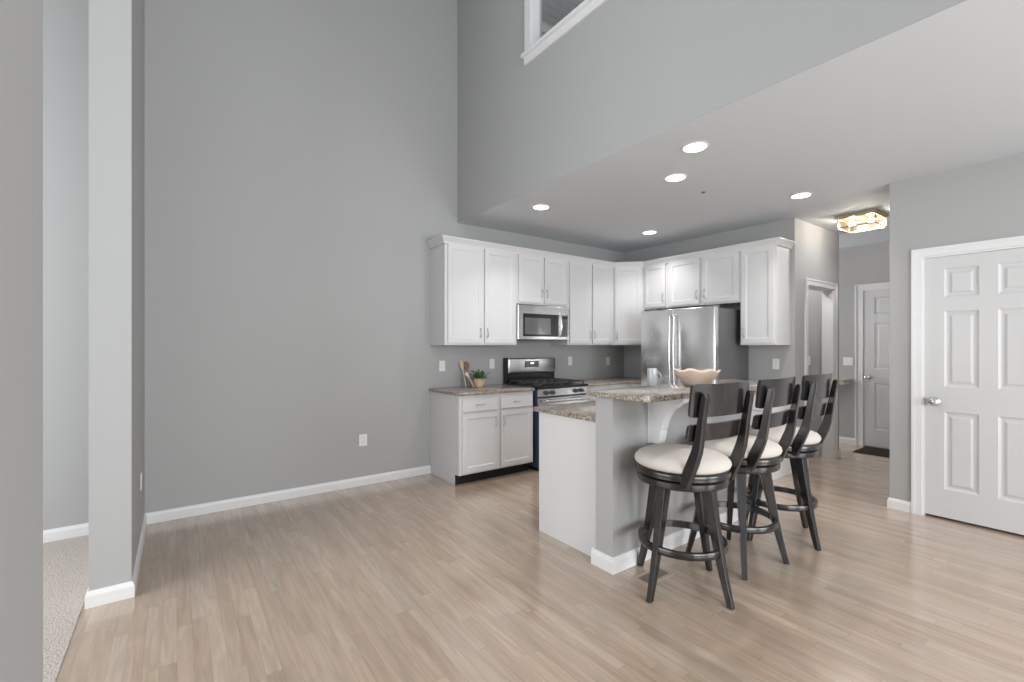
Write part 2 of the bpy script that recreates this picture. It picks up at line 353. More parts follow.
# wall behind the camera with windows
bm = nb()
X0, X1, X2, X3, X4, X5 = -0.31, -0.02, 2.32, 2.88, 4.62, XD+0.12
box(bm, X0, X1, YB-0.12, YB, 0, ZH); box(bm, X2, X3, YB-0.12, YB, 0, ZH); box(bm, X1, X2, YB-0.12, YB, 0, 0.48); box(bm, X1, X2, YB-0.12, YB, 2.42, 3.08)
box(bm, X1, X2, YB-0.12, YB, 5.02, ZH); box(bm, X3, X4, YB-0.12, YB, 0, 0.33); box(bm, X3, X4, YB-0.12, YB, 2.27, ZC); box(bm, X4, X5, YB-0.12, YB, 0, ZC)
struct('wall_back', bm, M['wall'])
def win(name, x0, x1, z0, z1, nx, nz):
    bm = nb(); y0, y1 = YB-0.10, YB-0.05
    box(bm, x0, x0+0.05, y0, y1, z0, z1); box(bm, x1-0.05, x1, y0, y1, z0, z1); box(bm, x0, x1, y0, y1, z0, z0+0.05); box(bm, x0, x1, y0, y1, z1-0.05, z1)
    for i in range(1, nx): xx = x0+(x1-x0)*i/nx; box(bm, xx-0.02, xx+0.02, y0, y1, z0, z1)
    for i in range(1, nz): zz = z0+(z1-z0)*i/nz; box(bm, x0, x1, y0, y1, zz-0.02, zz+0.02)
    struct(name, bm, M['trim'])
win('window_1', X1, X2, 0.48, 2.42, 3, 2); win('window_2', X1, X2, 3.08, 5.02, 3, 2); win('window_3', X3, X4, 0.33, 2.27, 2, 2)

# baseboards
BB = [(0, 0.0005), (0.014, 0.0005), (0.014, 0.062), (0.010, 0.074), (0.006, 0.084), (0, 0.086)]
def bb(name, path):
    bm = nb(); sweep(bm, path, BB); return struct(name, bm, M['trim'])
bb('baseboard_far', [(-0.20, YA), (2.198, YA)])
bb('baseboard_pier', [(-0.373, YA), (-0.373, 3.24), (-0.200, 3.24), (-0.200, YA-0.015)])
bb('baseboard_side_room', [(-3.2, YA), (-0.39, YA)])
bb('baseboard_right', [(XD+0.12, 1.24), (XD, 1.24), (XD, DY1+0.066)])
bb('baseboard_passage', [(XB-0.002, 2.17), (DW0-0.075, 2.17)])
bb('baseboard_passage_corner', [(DW1+0.075, 2.17), (6.57, 2.17), (6.57, 2.29)])
bb('baseboard_passage_end', [(XF, 4.4), (XF, 2.30)])
bb('baseboard_left', [(-0.19, YB), (-0.19, 1.136)])

# casing
def casing(fr, u0, u1, h, w=0.07, name='trim_1', parent=None, jamb=0.12):
    bm = nb()
    for a, c in ((u0-w, u0), (u1, u1+w)): fr.box(bm, a, c, 0.001, h, 0.0002, 0.014)
    fr.box(bm, u0-w, u1+w, h, h+w, 0.0002, 0.014)
    for a, c in ((u0-w, u0-w+0.02), (u1+w-0.02, u1+w)): fr.box(bm, a, c, 0.001, h+w-0.02, 0.0141, 0.021)
    fr.box(bm, u0-w, u1+w, h+w-0.02, h+w, 0.0141, 0.021)
    fr.box(bm, u0-0.0005, u0+0.014, 0.001, h, -jamb, 0); fr.box(bm, u1-0.014, u1+0.0005, 0.001, h, -jamb, 0); fr.box(bm, u0+0.014, u1-0.014, h-0.014, h, -jamb, 0)
    if parent is not None: return part('casing', bm, M['trim'], parent)
    return struct(name, bm, M['trim'])
# loft opening casing with sill
bm = nb()
box(bm, XH-0.016, XH, OY1, OY1+0.08, OZ0, ZH-0.01); box(bm, XH-0.002, XH+0.085, OY1-0.012, OY1, OZ0, ZH-0.01)
box(bm, XH-0.045, XH+0.07, 0.9, OY1+0.10, OZ0-0.03, OZ0); box(bm, XH-0.018, XH, 0.9, OY1+0.085, OZ0-0.095, OZ0-0.03)
struct('trim_loft_opening', bm, M['trim'])
casing(Fr((0, 2.17, 0), (1, 0, 0), (0, -1, 0)), DW0, DW1, DWH, name='trim_doorway')

# doors
def six_panel(root, fr, u0, u1, h, t=0.035, back=-0.05):
    W = u1-u0; st = 0.115*W/0.72; mid = 0.10*W/0.72; pw = (W-2*st-mid)/2
    cells = []
    for a in (u0+st, u0+st+pw+mid):
        for v0, v1 in ((0.240, 0.850), (1.045, 1.640), (1.750, 1.975)): cells.append((a, a+pw, v0*h/2.069, v1*h/2.069))
    bm = nb(); fr.paneled(bm, u0, u1, 0.018, h, back-t, back, cells, [(0.004, 0.004), (0.016, 0.010), (0.030, 0.010), (0.046, 0.003)])
    return part('door_panel', bm, M['door'], root)
d1 = thing('door_1', None, None, (XD, 0.66, 0), kind='structure'); d1['label'] = 'white six panel door in the right wall, nickel knob at its left'
f1 = Fr((XD, DY1, 0), (0, -1, 0), (-1, 0, 0))
slab = six_panel(d1, f1, 0.015, DY1-DY0-0.015, DH-0.016, back=-0.012)
casing(f1, 0.0, DY1-DY0, DH, w=0.064, parent=d1)
def knob(parent, fr, u, v, n0):
    bm = nb(); prof = [(0.0005, 0), (0.033, 0), (0.033, 0.006), (0.026, 0.012), (0.012, 0.016), (0.011, 0.034), (0.02, 0.04), (0.029, 0.05), (0.031, 0.060), (0.027, 0.070), (0.016, 0.076), (0.0005, 0.078)]
    c = fr.p(u, v, n0); up = Vector((0, 0, 1))
    loft(bm, [[c + fr.N*z + fr.U*(r*math.cos(2*math.pi*i/24)) + up*(r*math.sin(2*math.pi*i/24)) for i in range(24)] for r, z in prof])
    return part('door_knob', bm, M['chrome'], parent, True)
knob(slab, f1, 0.075, 0.925, -0.012)
bm = nb(); f1.box(bm, 0.004, 0.0148, 0.89, 0.95, -0.03, 0.001); part('strike_plate', bm, M['pull'], d1)
d2 = thing('door_2', None, None, (XF, 1.8, 0), kind='structure'); d2['label'] = 'white panelled door at the end of the passage'
f2 = Fr((XF, 2.225, 0), (0, -1, 0), (-1, 0, 0))
bm = nb(); f2.box(bm, 0.0, 0.83, 0.0, 2.13, 0.0005, 0.004)
slab2 = six_panel(d2, f2, 0.012, 0.82, 2.11, t=0.006, back=0.012)
casing(f2, 0.0, 0.832, 2.125, w=0.078, parent=d2, jamb=-0.02)
knob(slab2, f2, 0.075, 0.94, 0.012)
bm = nb(); f2.box(bm, 0.0155, 0.03, 0.905, 0.975, 0.012, 0.014); part('latch', bm, M['pull'], slab2)

# ------------------------------------------------------------------ kitchen cabinets
DP = [(0.052, 0.0), (0.058, 0.005), (0.064, 0.007)]
def cab_door(root, fr, u0, u1, v0, v1, handle=None, hv=None, n=0.0, name='door'):
    bm = nb(); fr.paneled(bm, u0, u1, v0, v1, n+0.001, n+0.020, [(u0+0.0001+0.0, u1-0.0001, v0+0.0001, v1-0.0001)], [(0.003, 0.0), (0.05, 0.0), (0.054, 0.006), (0.064, 0.008)])
    d = part(name, bm, M['cab'], root)
    if handle is not None:
        pull(d, fr, handle, hv, n+0.020, True)
    return d
def pull(parent, fr, u, v, n, vertical=True, L_=0.096):
    bm = nb(); pts = []
    for k in range(9):
        t = k/8; a = (t-0.5)*L_; o = 0.026*math.sin(math.pi*t)**0.6 if 0 < t < 1 else 0
        pts.append(fr.p(u, v+a, n+o) if vertical else fr.p(u+a, v, n+o))
    tube(bm, pts, [0.006, 0.0045, 0.004, 0.004, 0.004, 0.004, 0.004, 0.0045, 0.006], 8)
    return part('handle', bm, M['pull'], parent, True)
def drawer(root, fr, u0, u1, v0, v1):
    bm = nb(); fr.paneled(bm, u0, u1, v0, v1, 0.001, 0.020, [(u0+0.0001, u1-0.0001, v0+0.0001, v1-0.0001)], [(0.006, -0.002), (0.012, 0.0)])
    d = part('drawer', bm, M['cab'], root); pull(d, fr, (u0+u1)/2, (v0+v1)/2, 0.020, False, 0.096); return d
ZU0, ZU1 = 1.375, 2.44
fA = Fr((0, 4.17, 0), (1, 0, 0), (0, -1, 0))     # uppers on the far wall
fK = Fr((5.017, 0, 0), (0, -1, 0), (-1, 0, 0))   # uppers on the end wall: u = -y
def upper(label, fr, u0, u1, z0, doors, depth=0.319, hz=None, gap=0.0006, body=None):
    c = fr.p((u0+u1)/2, z0, -depth/2)
    t = thing('wall_cabinet', label, 'cabinet', c)
    bm = nb()
    if body: prism(bm, body, z0, ZU1)
    else: fr.box(bm, u0+gap, u1-gap, z0, ZU1, -depth, 0)
    part('body', bm, M['cab'], t)
    for (a, b_, hs) in doors:
        hu = b_-0.028 if hs == 'r' else a+0.028
        cab_door(t, fr, a, b_, z0+0.022, ZU1-0.030, hu, z0+0.022+0.11)
    return t
upper('tall two-door white wall cabinet left of the microwave', fA, 2.20, 3.115, ZU0, [(2.232, 2.648, 'r'), (2.678, 3.085, 'l')])
upper('short two-door white wall cabinet directly above the microwave', fA, 3.115, 3.900, 1.848, [(3.135, 3.495, 'r'), (3.520, 3.880, 'l')])
upper('tall two-door white wall cabinet right of the microwave', fA, 3.900, 4.727, ZU0, [(3.925, 4.305, 'r'), (4.330, 4.705, 'l')])
dg = Vector((5.017-4.727, 3.88-4.17, 0)); fD = Fr((4.727, 4.17, 0), dg, (-1, -1, 0))
upper('angled white corner wall cabinet with a single door', fD, 0, dg.length, ZU0, [(0.03, dg.length-0.03, 'l')],
      body=[(4.7276, YA-0.001), (4.7276, 4.17), (5.017, 3.8806), (XB-0.001, 3.8806), (XB-0.001, YA-0.001)])
upper('narrow short white wall cabinet between the corner cabinet and the pair above the fridge', fK, -3.88, -3.515, 1.848, [(-3.86, -3.545, 'r')])
upper('short two-door white wall cabinet directly above the fridge', fK, -3.515, -2.59, 1.848, [(-3.49, -3.075, 'r'), (-3.035, -2.61, 'l')])
upper('tall narrow single-door white wall cabinet right of the fridge', fK, -2.59, -2.212, ZU0, [(-2.572, -2.237, 'l')])
bm = nb(); CR = [(0, ZU1-0.03), (0.008, ZU1-0.03), (0.012, ZU1-0.012), (0.022, ZU1+0.002), (0.036, ZU1+0.022), (0.044, ZU1+0.027), (0.044, ZU1+0.040), (0, ZU1+0.040)]
sweep(bm, [(2.20, YA-0.001), (2.20, 4.17), (4.727, 4.17), (5.017, 3.88), (5.017, 2.212), (XB-0.001, 2.212)], [(o+0.010 if o else 0.0008, z) for o, z in CR])
tag(link_mesh('crown_molding', bm, M['cab']), 'white crown molding running along the tops of the wall cabinets', 'molding')

# base cabinets
fB = Fr((0, 3.88, 0), (1, 0, 0), (0, -1, 0))
ZB = 0.880
t = thing('base_cabinet', 'white base cabinet with two drawers over two doors, left of the range', 'cabinet', (2.66, 4.18, 0))
bm = nb(); box(bm, 2.20, 3.118, 3.88, YA-0.001, 0.105, ZB); box(bm, 2.20, 2.218, 3.953, YA-0.016, 0.0005, 0.105); box(bm, 2.2005, 2.2185, 3.953, 3.96, 0.0005, 0.106)
part('body', bm, M['cab'], t)
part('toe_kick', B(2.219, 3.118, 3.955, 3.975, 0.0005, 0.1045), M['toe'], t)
for a, c, h in ((2.235, 2.650, 'r'), (2.688, 3.100, 'l')):
    drawer(t, fB, a, c, 0.722, 0.845); cab_door(t, fB, a, c, 0.125, 0.700, c-0.03 if h == 'r' else a+0.03, 0.60)
t = thing('base_cabinet', 'white base cabinet run filling the corner between the range and the fridge', 'cabinet', (4.6, 4.18, 0))
bm = nb(); box(bm, 3.908, XB-0.001, 3.88, YA-0.001, 0.105, ZB); box(bm, 4.73, XB-0.001, 3.63, 3.88, 0.105, ZB); part('body', bm, M['cab'], t)
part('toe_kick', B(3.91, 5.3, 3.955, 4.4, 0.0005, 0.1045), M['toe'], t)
for a, c in ((3.925, 4.30), (4.33, 4.70)):
    drawer(t, fB, a, c, 0.722, 0.845); cab_door(t, fB, a, c, 0.125, 0.700, c-0.03, 0.60)
fR = Fr((4.73, 0, 0), (0, -1, 0), (-1, 0, 0))
t = thing('base_cabinet', 'white base cabinet standing right of the fridge', 'cabinet', (5.03, 2.4, 0))
bm = nb(); box(bm, 4.73, XB-0.001, 2.19, 2.635, 0.105, ZB); box(bm, 4.80, XB-0.001, 2.19, 2.635, 0.0005, 0.105); part('body', bm, M['cab'], t)
drawer(t, fR, -2.62, -2.21, 0.722, 0.845); cab_door(t, fR, -2.62, -2.21, 0.125, 0.700, -2.59, 0.60)
def top(label, poly, z0, z1, r=0.006, name='countertop', cat='countertop'):
    bm = nb(); prism(bm, poly, z0, z1); bev(bm, r, 2, 50)
    return tag(link_mesh(name, bm, M['granite'], smooth=True), label, cat)
top('speckled granite worktop left of the range, under the plant pot', [(2.178, 3.848), (3.125, 3.848), (3.125, YA-0.001), (2.178, YA-0.001)], ZB+0.001, 0.913)
top('speckled granite worktop wrapping the corner right of the range', [(3.905, 3.848), (4.70, 3.848), (4.70, 3.63), (XB-0.001, 3.63), (XB-0.001, YA-0.001), (3.905, YA-0.001)], ZB+0.001, 0.913)
top('short speckled granite worktop right of the fridge', [(4.70, 2.172), (XB-0.001, 2.172), (XB-0.001, 2.645), (4.70, 2.645)], ZB+0.001, 0.913)

# ------------------------------------------------------------------ island
t = thing('kitchen_island', 'two-level island with white end panel and grey half wall', 'island', (2.9, 2.2, 0))
part('half_wall', B(2.115, 3.68, 1.865, 2.005, 0.0005, 1.055), M['wall'], t, label='grey painted half wall')
bm = nb(); sweep(bm, [(2.115, 2.030), (2.115, 1.865), (3.68, 1.865), (3.68, 2.005)], [(o*1.1+0.0005, z*1.12) for o, z in BB]); part('baseboard', bm, M['trim'], t)
bm = nb(); box(bm, 2.165, 3.66, 2.006, 2.62, 0.0005, ZB); part('cabinet_body', bm, M['cab'], t)
fI = Fr((0, 2.62, 0), (-1, 0, 0), (0, 1, 0))
for k in range(3):
    a = -3.65+k*0.49; cab_door(t, fI, a+0.01, a+0.48, 0.12, 0.70, a+0.45, 0.60); drawer(t, fI, a+0.01, a+0.48, 0.722, 0.845)
# corbel
bm = nb(); pts = [(0, 1.054), (-0.25, 1.054), (-0.25, 1.040)]
for y_, z_ in ((-0.245, 1.028), (-0.222, 1.012), (-0.200, 1.004), (-0.190, 0.992), (-0.165, 0.975), (-0.140, 0.950), (-0.122, 0.920), (-0.108, 0.885), (-0.098, 0.850), (-0.090, 0.835), (-0.088, 0.81), (-0.082, 0.785)): pts.append((y_, z_))
pts += [(-0.078, 0.765), (-0.070, 0.748), (0, 0.748)]
seen = []; [seen.append(p) for p in pts if not seen or (Vector(p)-Vector(seen[-1])).length > 1e-4]
a_ = [bm.verts.new((2.455, 1.8645+y, z)) for y, z in seen]; c_ = [bm.verts.new((2.525, 1.8645+y, z)) for y, z in seen]
bm.faces.new(a_); bm.faces.new(c_[::-1])
for i in range(len(a_)): bm.faces.new((a_[i], a_[(i+1) % len(a_)], c_[(i+1) % len(a_)], c_[i]))
box(bm, 2.445, 2.535, 1.856, 1.8645, 0.742, 1.054)
part('corbel', bm, M['trim'], t, label='white scrolled bracket')
top('lower speckled granite worktop of the island', [(2.142, 2.0065), (3.69, 2.0065), (3.69, 2.665), (2.142, 2.665)], ZB+0.001, 0.913)
bp_ = []
def arc(cx, cy, rx, ry, a0, a1, n=8):
    for k in range(n+1):
        a = math.radians(a0+(a1-a0)*k/n); bp_.append((cx+rx*math.cos(a), cy+ry*math.sin(a)))
bp_.append((2.072, 2.035)); arc(2.132, 1.640, 0.06, 0.06, 180, 270); arc(3.25, 2.03, 0.50, 0.45, -90, -1, 16); bp_.append((3.75, 2.035))
top('raised speckled granite bar top with rounded corners', bp_, 1.0555, 1.088, 0.005, 'countertop', 'countertop')

# ------------------------------------------------------------------ range
t = thing('gas_range', 'stainless gas range with black cooktop between two base cabinets', 'range', (3.516, 4.14, 0))
x0, x1, yf = 3.146, 3.902, 3.825
part('body', B(x0, x1, 3.85, 4.47, 0.05, 0.895), M['navy'], t)
part('cooktop', B(x0, x1, yf-0.01, 4.41, 0.896, 0.922, 0.005), M['black'], t)
fO = Fr((0, yf, 0), (1, 0, 0), (0, -1, 0))
bm = nb(); fO.box(bm, x0+0.002, x1-0.002, 0.812, 0.893, -0.02, 0.012); bev(bm, 0.004); cp = part('control_panel', bm, M['steelh'], t)
for xx in (3.25, 3.34, 3.69, 3.78):
    bm = nb(); c = fO.p(xx, 0.853, 0.0125)
    loft(bm, [[c + fO.N*z + V(1, 0, 0)*(r*math.cos(2*math.pi*i/20)) + V(0, 0, 1)*(r*math.sin(2*math.pi*i/20)) for i in range(20)] for r, z in ((0.026, 0), (0.026, 0.006), (0.021, 0.01), (0.019, 0.03), (0.015, 0.034))])
    box(bm, xx-0.004, xx+0.004, yf-0.052, yf-0.044, 0.836, 0.870); part('knob', bm, M['iron'], cp, True)
bm = nb(); fO.box(bm, x0+0.004, x1-0.004, 0.215, 0.700, -0.02, 0.012); bev(bm, 0.004); od = part('oven_door', bm, M['navy'], t)
bm = nb(); fO.box(bm, x0+0.004, x1-0.004, 0.7005, 0.795, -0.02, 0.012); bev(bm, 0.004); part('top_band', bm, M['steelh'], od)
bm = nb(); fO.box(bm, x0+0.12, x1-0.12, 0.300, 0.620, 0.0125, 0.016); part('window', bm, M['glass'], od)
bm = nb(); tube(bm, [fO.p(x0+0.03, 0.762, 0.045), fO.p(x1-0.03, 0.762, 0.045)], 0.018, 12)
for xx in (x0+0.05, x1-0.05): tube(bm, [fO.p(xx, 0.762, 0.012), fO.p(xx, 0.762, 0.045)], 0.011, 8)
part('handle', bm, M['steelh'], od, True)
bm = nb(); fO.box(bm, x0+0.004, x1-0.004, 0.055, 0.205, -0.02, 0.010); bev(bm, 0.004); part('drawer', bm, M['navy'], t, label='dark blue lower drawer')
part('kick_plate', B(x0+0.02, x1-0.02, 3.87, 4.4, 0.0005, 0.05), M['black'], t)
bm = nb(); box(bm, x0, x1, 4.415, 4.475, 0.922, 1.035); part('backsplash', bm, M['black'], t)
bm = nb(); box(bm, x0, x0+0.012, 4.40, 4.478, 1.035, 1.222); part('end_cap', bm, M['black'], t)
bm = nb(); box(bm, x0+0.012, x1, 4.385, 4.478, 1.035, 1.218); bev(bm, 0.018, 4); bg_ = part('backguard', bm, M['steelh'], t, True)
bm = nb(); box(bm, 3.40, 3.615, 4.380, 4.3845, 1.105, 1.180); ds = part('display', bm, M['lcd'], bg_)
bm = nb(); box(bm, 3.485, 3.535, 4.3780, 4.3798, 1.145, 1.162)
part('clock', bm, M['ledw'], bg_)
for k in range(3):
    xa = x0+0.03+k*0.238; xb = xa+0.230; bm = nb(); za, zb = 0.945, 0.958
    for (a, b1, c, d) in ((xa, xb, 3.86, 3.872), (xa, xb, 4.378, 4.39), (xa, xa+0.012, 3.86, 4.39), (xb-0.012, xb, 3.86, 4.39), (xa, xb, 4.119, 4.131)): box(bm, a, b1, c, d, za, zb)
    for yy_ in (3.99, 4.26):
        box(bm, xa, xb, yy_-0.005, yy_+0.005, za, zb); box(bm, (xa+xb)/2-0.005, (xa+xb)/2+0.005, yy_-0.12, yy_+0.12, za, zb)
    for xx in (xa+0.001, xb-0.013):
        for yy_ in (3.862, 4.377): box(bm, xx, xx+0.012, yy_, yy_+0.012, 0.9225, za)
    part('grate', bm, M['iron'], t)
for xx, yy_ in ((3.27, 3.99), (3.27, 4.26), (3.516, 4.125), (3.76, 3.99), (3.76, 4.26)):
    bm = nb(); lathe(bm, [(0.05, 0), (0.05, 0.008), (0.036, 0.01), (0.036, 0.018), (0.03, 0.021)], xx, yy_, 0.9225, 20); part('burner', bm, M['iron'], t, True)

# microwave
t = thing('microwave', 'stainless over-the-range microwave with dark window', 'microwave', (3.508, 4.29, 1.43))
part('body', B(3.126, 3.888, 4.166, YA-0.001, 1.440, 1.845), M['fside'], t)
fM = Fr((0, 4.1655, 0), (1, 0, 0), (0, -1, 0))
bm = nb(); fM.box(bm, 3.106, 3.886, 1.438, 1.835, 0, 0.034); bev(bm, 0.006, 2); fr_ = part('front_frame', bm, M['steelh'], t)
bm = nb(); fM.box(bm, 3.180, 3.712, 1.475, 1.738, 0.0345, 0.037); part('door', bm, M['black'], t)
bm = nb(); fM.box(bm, 3.20, 3.590, 1.500, 1.690, 0.0375, 0.0385); part('window', bm, M['mwglass'], t)
bm = nb(); fM.box(bm, 3.762, 3.868, 1.475, 1.738, 0.0345, 0.037); cp = part('control_panel', bm, M['lcd'], t)
bm = nb(); 
for r_ in range(5):
    for c_2 in range(3): fM.box(bm, 3.776+c_2*0.028, 3.796+c_2*0.028, 1.50+r_*0.034, 1.522+r_*0.034, 0.0372, 0.0385)
part('buttons', bm, M['slot'], cp)
bm = nb(); fM.box(bm, 3.778, 3.853, 1.69, 1.722, 0.0372, 0.0385); part('display', bm, M['black'], cp)
bm = nb(); tube(bm, [fM.p(3.736, 1.462+0.30*k/10, 0.034+0.034*math.sin(math.pi*k/10)**0.7 if 0 < k < 10 else 0.034) for k in range(11)], 0.012, 10); part('handle', bm, M['chrome'], t, True)
part('vent', B(3.16, 3.70, 4.17, 4.44, 1.430, 1.4398), M['black'], t)

# fridge
t = thing('refrigerator', 'stainless french door refrigerator with grey side', 'refrigerator', (4.95, 3.13, 0))
FY0, FY1 = 2.650, 3.612
part('body', B(4.69, 5.333, FY0+0.008, FY1-0.012, 0.02, 1.775, 0.004), M['fside'], t)
fF = Fr((4.69, 0, 0), (0, -1, 0), (-1, 0, 0))
def fdoor(nm, a, c, v0, v1):
    bm = nb(); fF.box(bm, a, c, v0, v1, 0.004, 0.085); bev(bm, 0.012, 3); return part(nm, bm, M['steel'], t, True)
ym = 3.150
dl = fdoor('door', -FY1, -ym-0.003, 0.735, 1.79); dr = fdoor('door', -ym+0.003, -FY0, 0.735, 1.79); dz = fdoor('freezer_drawer', -FY1, -FY0, 0.07, 0.72)
for d_, u in ((dl, -ym-0.030), (dr, -ym+0.024)):
    bm = nb(); pts = [fF.p(u, 0.86, 0.085)]+[fF.p(u, 0.875+0.83*k/12, 0.118+0.014*math.sin(math.pi*k/12)) for k in range(13)]+[fF.p(u, 1.72, 0.085)]
    tube(bm, pts, 0.0115, 10); part('handle', bm, M['steelh'], d_, True)
bm = nb(); tube(bm, [fF.p(-FY1+0.08, 0.64, 0.085), fF.p(-FY1+0.09, 0.64, 0.14), fF.p(-FY0-0.09, 0.64, 0.14), fF.p(-FY0-0.08, 0.64, 0.085)], 0.0125, 10); part('handle', bm, M['chrome'], dz, True)
for yy_ in (FY0+0.03, FY1-0.11): part('hinge_cover', B(4.63, 4.76, yy_, yy_+0.08, 1.7905, 1.812, 0.005), M['fside'], t)
part('kick_grille', B(4.66, 4.70, FY0+0.02, FY1-0.02, 0.0005, 0.065), M['black'], t)

# ------------------------------------------------------------------ bar stools
def make_stool():
    t = thing('bar_stool', '', 'stool', (0, 0, 0))
    for k in range(4):
        a = math.radians(90*k); d = V(math.cos(a), math.sin(a), 0); s = V(-math.sin(a), math.cos(a), 0); rings = []
        for j in range(9):
            q = j/8; z = 0.604*(1-q); r = 0.163+0.105*q+0.022*q**3; h = 0.033-0.0165*q**0.8
            c = d*r + V(0, 0, z)
            rings.append([c+d*h+s*h*0.82, c-d*h+s*h*0.82, c-d*h-s*h*0.82, c+d*h-s*h*0.82])
        bm = nb(); loft(bm, rings); bev(bm, 0.004, 2, 50); part('leg', bm, M['espresso'], t)
    bm = nb(); n = 56; ri, ro, z0, z1 = 0.218, 0.240, 0.246, 0.284
    rings = [[(r*math.cos(2*math.pi*i/n), r*math.sin(2*math.pi*i/n), z) for r, z in ((ri, z0), (ro-0.003, z0), (ro, z0+0.004), (ro, z1-0.004), (ro-0.003, z1), (ri, z1))] for i in range(n+1)]
    loft(bm, rings, True, False); bmesh.ops.remove_doubles(bm, verts=bm.verts, dist=1e-5); part('footrest', bm, M['espresso'], t, True)
    bm = nb(); lathe(bm, [(0.001, 0.603), (0.235, 0.603), (0.246, 0.609), (0.249, 0.62), (0.249, 0.642), (0.244, 0.648), (0.001, 0.648)], n=64); part('base_ring', bm, M['espresso'], t, True)
    bm = nb(); lathe(bm, [(0.19, 0.6485), (0.19, 0.654), (0.248, 0.654), (0.259, 0.659), (0.261, 0.672), (0.258, 0.688), (0.249, 0.695), (0.001, 0.695)], n=64); part('swivel_plate', bm, M['espresso'], t, True)
    bm = nb(); lathe(bm, [(0.001, 0.6955), (0.242, 0.6955), (0.255, 0.705), (0.260, 0.718), (0.256, 0.734), (0.241, 0.750), (0.210, 0.763), (0.16, 0.770), (0.10, 0.776), (0.05, 0.778), (0.001, 0.779)], n=64); part('seat', bm, M['fabric'], t, True)
    # back posts
    P = [(0.630, -0.164, 0.021), (0.67, -0.174, 0.028), (0.72, -0.193, 0.030), (0.775, -0.217, 0.029), (0.83, -0.237, 0.026), (0.89, -0.250, 0.022), (1.0, -0.267, 0.018), (1.09, -0.283, 0.017), (1.118, -0.288, 0.015), (1.132, -0.290, 0.009)]
    for sx_ in (-1, 1):
        rings = []
        for i, (z, y, h) in enumerate(P):
            za, zb = P[max(i-1, 0)], P[min(i+1, len(P)-1)]; tn = V(0, zb[1]-za[1], zb[0]-za[0]).normalized(); nn = V(0, tn.z, -tn.y)
            c = V(sx_*(0.180 if z < 0.8 else 0.178), y+(-0.012 if z > 0.65 else -0.012), z); wd = 0.0165
            rings.append([c+nn*h+V(wd, 0, 0), c+nn*h-V(wd, 0, 0), c-nn*h-V(wd, 0, 0), c-nn*h+V(wd, 0, 0)])
        bm = nb(); loft(bm, rings); bev(bm, 0.005, 2, 50); part('back_post', bm, M['espresso'], t)
    # slats, bent round a shallow arc
    R_ = 0.80; th = 0.019
    def slat(z0, z1, yc0, yc1, half, name):
        bm = nb(); nu, nv = 22, 8; rings = []
        outer = {}; grid = {}
        for side in (0, 1):
            for i in range(nu+1):
                for j in range(nv+1):
                    u = -1+2*i/nu; v = -1+2*j/nv
                    # rounded rectangle: pull the corners in
                    hx, hz_ = half, (z1-z0)/2; rc = 0.018
                    x = u*hx; z = v*hz_
                    ax, az = abs(x)-(hx-rc), abs(z)-(hz_-rc)
                    if ax > 0 and az > 0:
                        m_ = max(ax, az); l_ = math.hypot(ax, az); k_ = m_/l_
                        x = math.copysign(hx-rc+ax*k_, x); z = math.copysign(hz_-rc+az*k_, z)
                    zz = (z0+z1)/2+z; f_ = (zz-z0)/(z1-z0); yc = yc0+(yc1-yc0)*f_
                    R2 = R_ if side == 0 else R_-th; ph = x/R_
                    grid[side, i, j] = bm.verts.new((R2*math.sin(ph), yc + R_ - R2*math.cos(ph), zz))
        for side in (0, 1):
            for i in range(nu):
                for j in range(nv): bm.faces.new((grid[side, i, j], grid[side, i+1, j], grid[side, i+1, j+1], grid[side, i, j+1]))
        for i in range(nu):
            for j in (0, nv): bm.faces.new((grid[0, i, j], grid[0, i+1, j], grid[1, i+1, j], grid[1, i, j]))
        for j in range(nv):
            for i in (0, nu): bm.faces.new((grid[0, i, j], grid[0, i, j+1], grid[1, i, j+1], grid[1, i, j]))
        part(name, bm, M['espresso'], t, True)
    slat(1.006, 1.175, -0.279, -0.298, 0.232, 'back_slat')
    slat(0.880, 0.968, -0.252, -0.268, 0.224, 'back_slat')
    return t
def dup(root):
    r = root.copy(); COL.objects.link(r)
    for ch in list(root.children):
        c = ch.copy(); COL.objects.link(c); c.parent = r
        for g_ in ch.children:
            d = g_.copy(); COL.objects.link(d); d.parent = c
    return r
stool = make_stool()
SP = [(2.328, 1.541, -7, 7, 'espresso bar stool with cream seat, nearest the camera and the floor vent'),
      (2.915, 1.535, 0, 37, 'espresso bar stool with cream seat, standing between the other two'),
      (3.53, 1.545, 0, -14, 'espresso bar stool with cream seat, farthest from the camera beside the passage')]
for i, (x, y, rz, legs, lab) in enumerate(SP):
    s_ = stool if i == 0 else dup(stool)
    s_.location = (x, y, 0.0008); s_.rotation_euler = (0, 0, math.radians(rz)); s_['label'] = lab; s_['category'] = 'stool'; s_['group'] = 'bar stools along the island'
    for ch in s_.children:
        if ch.name.startswith(('leg', 'footrest', 'base_ring')): ch.rotation_euler = (0, 0, math.radians(legs))

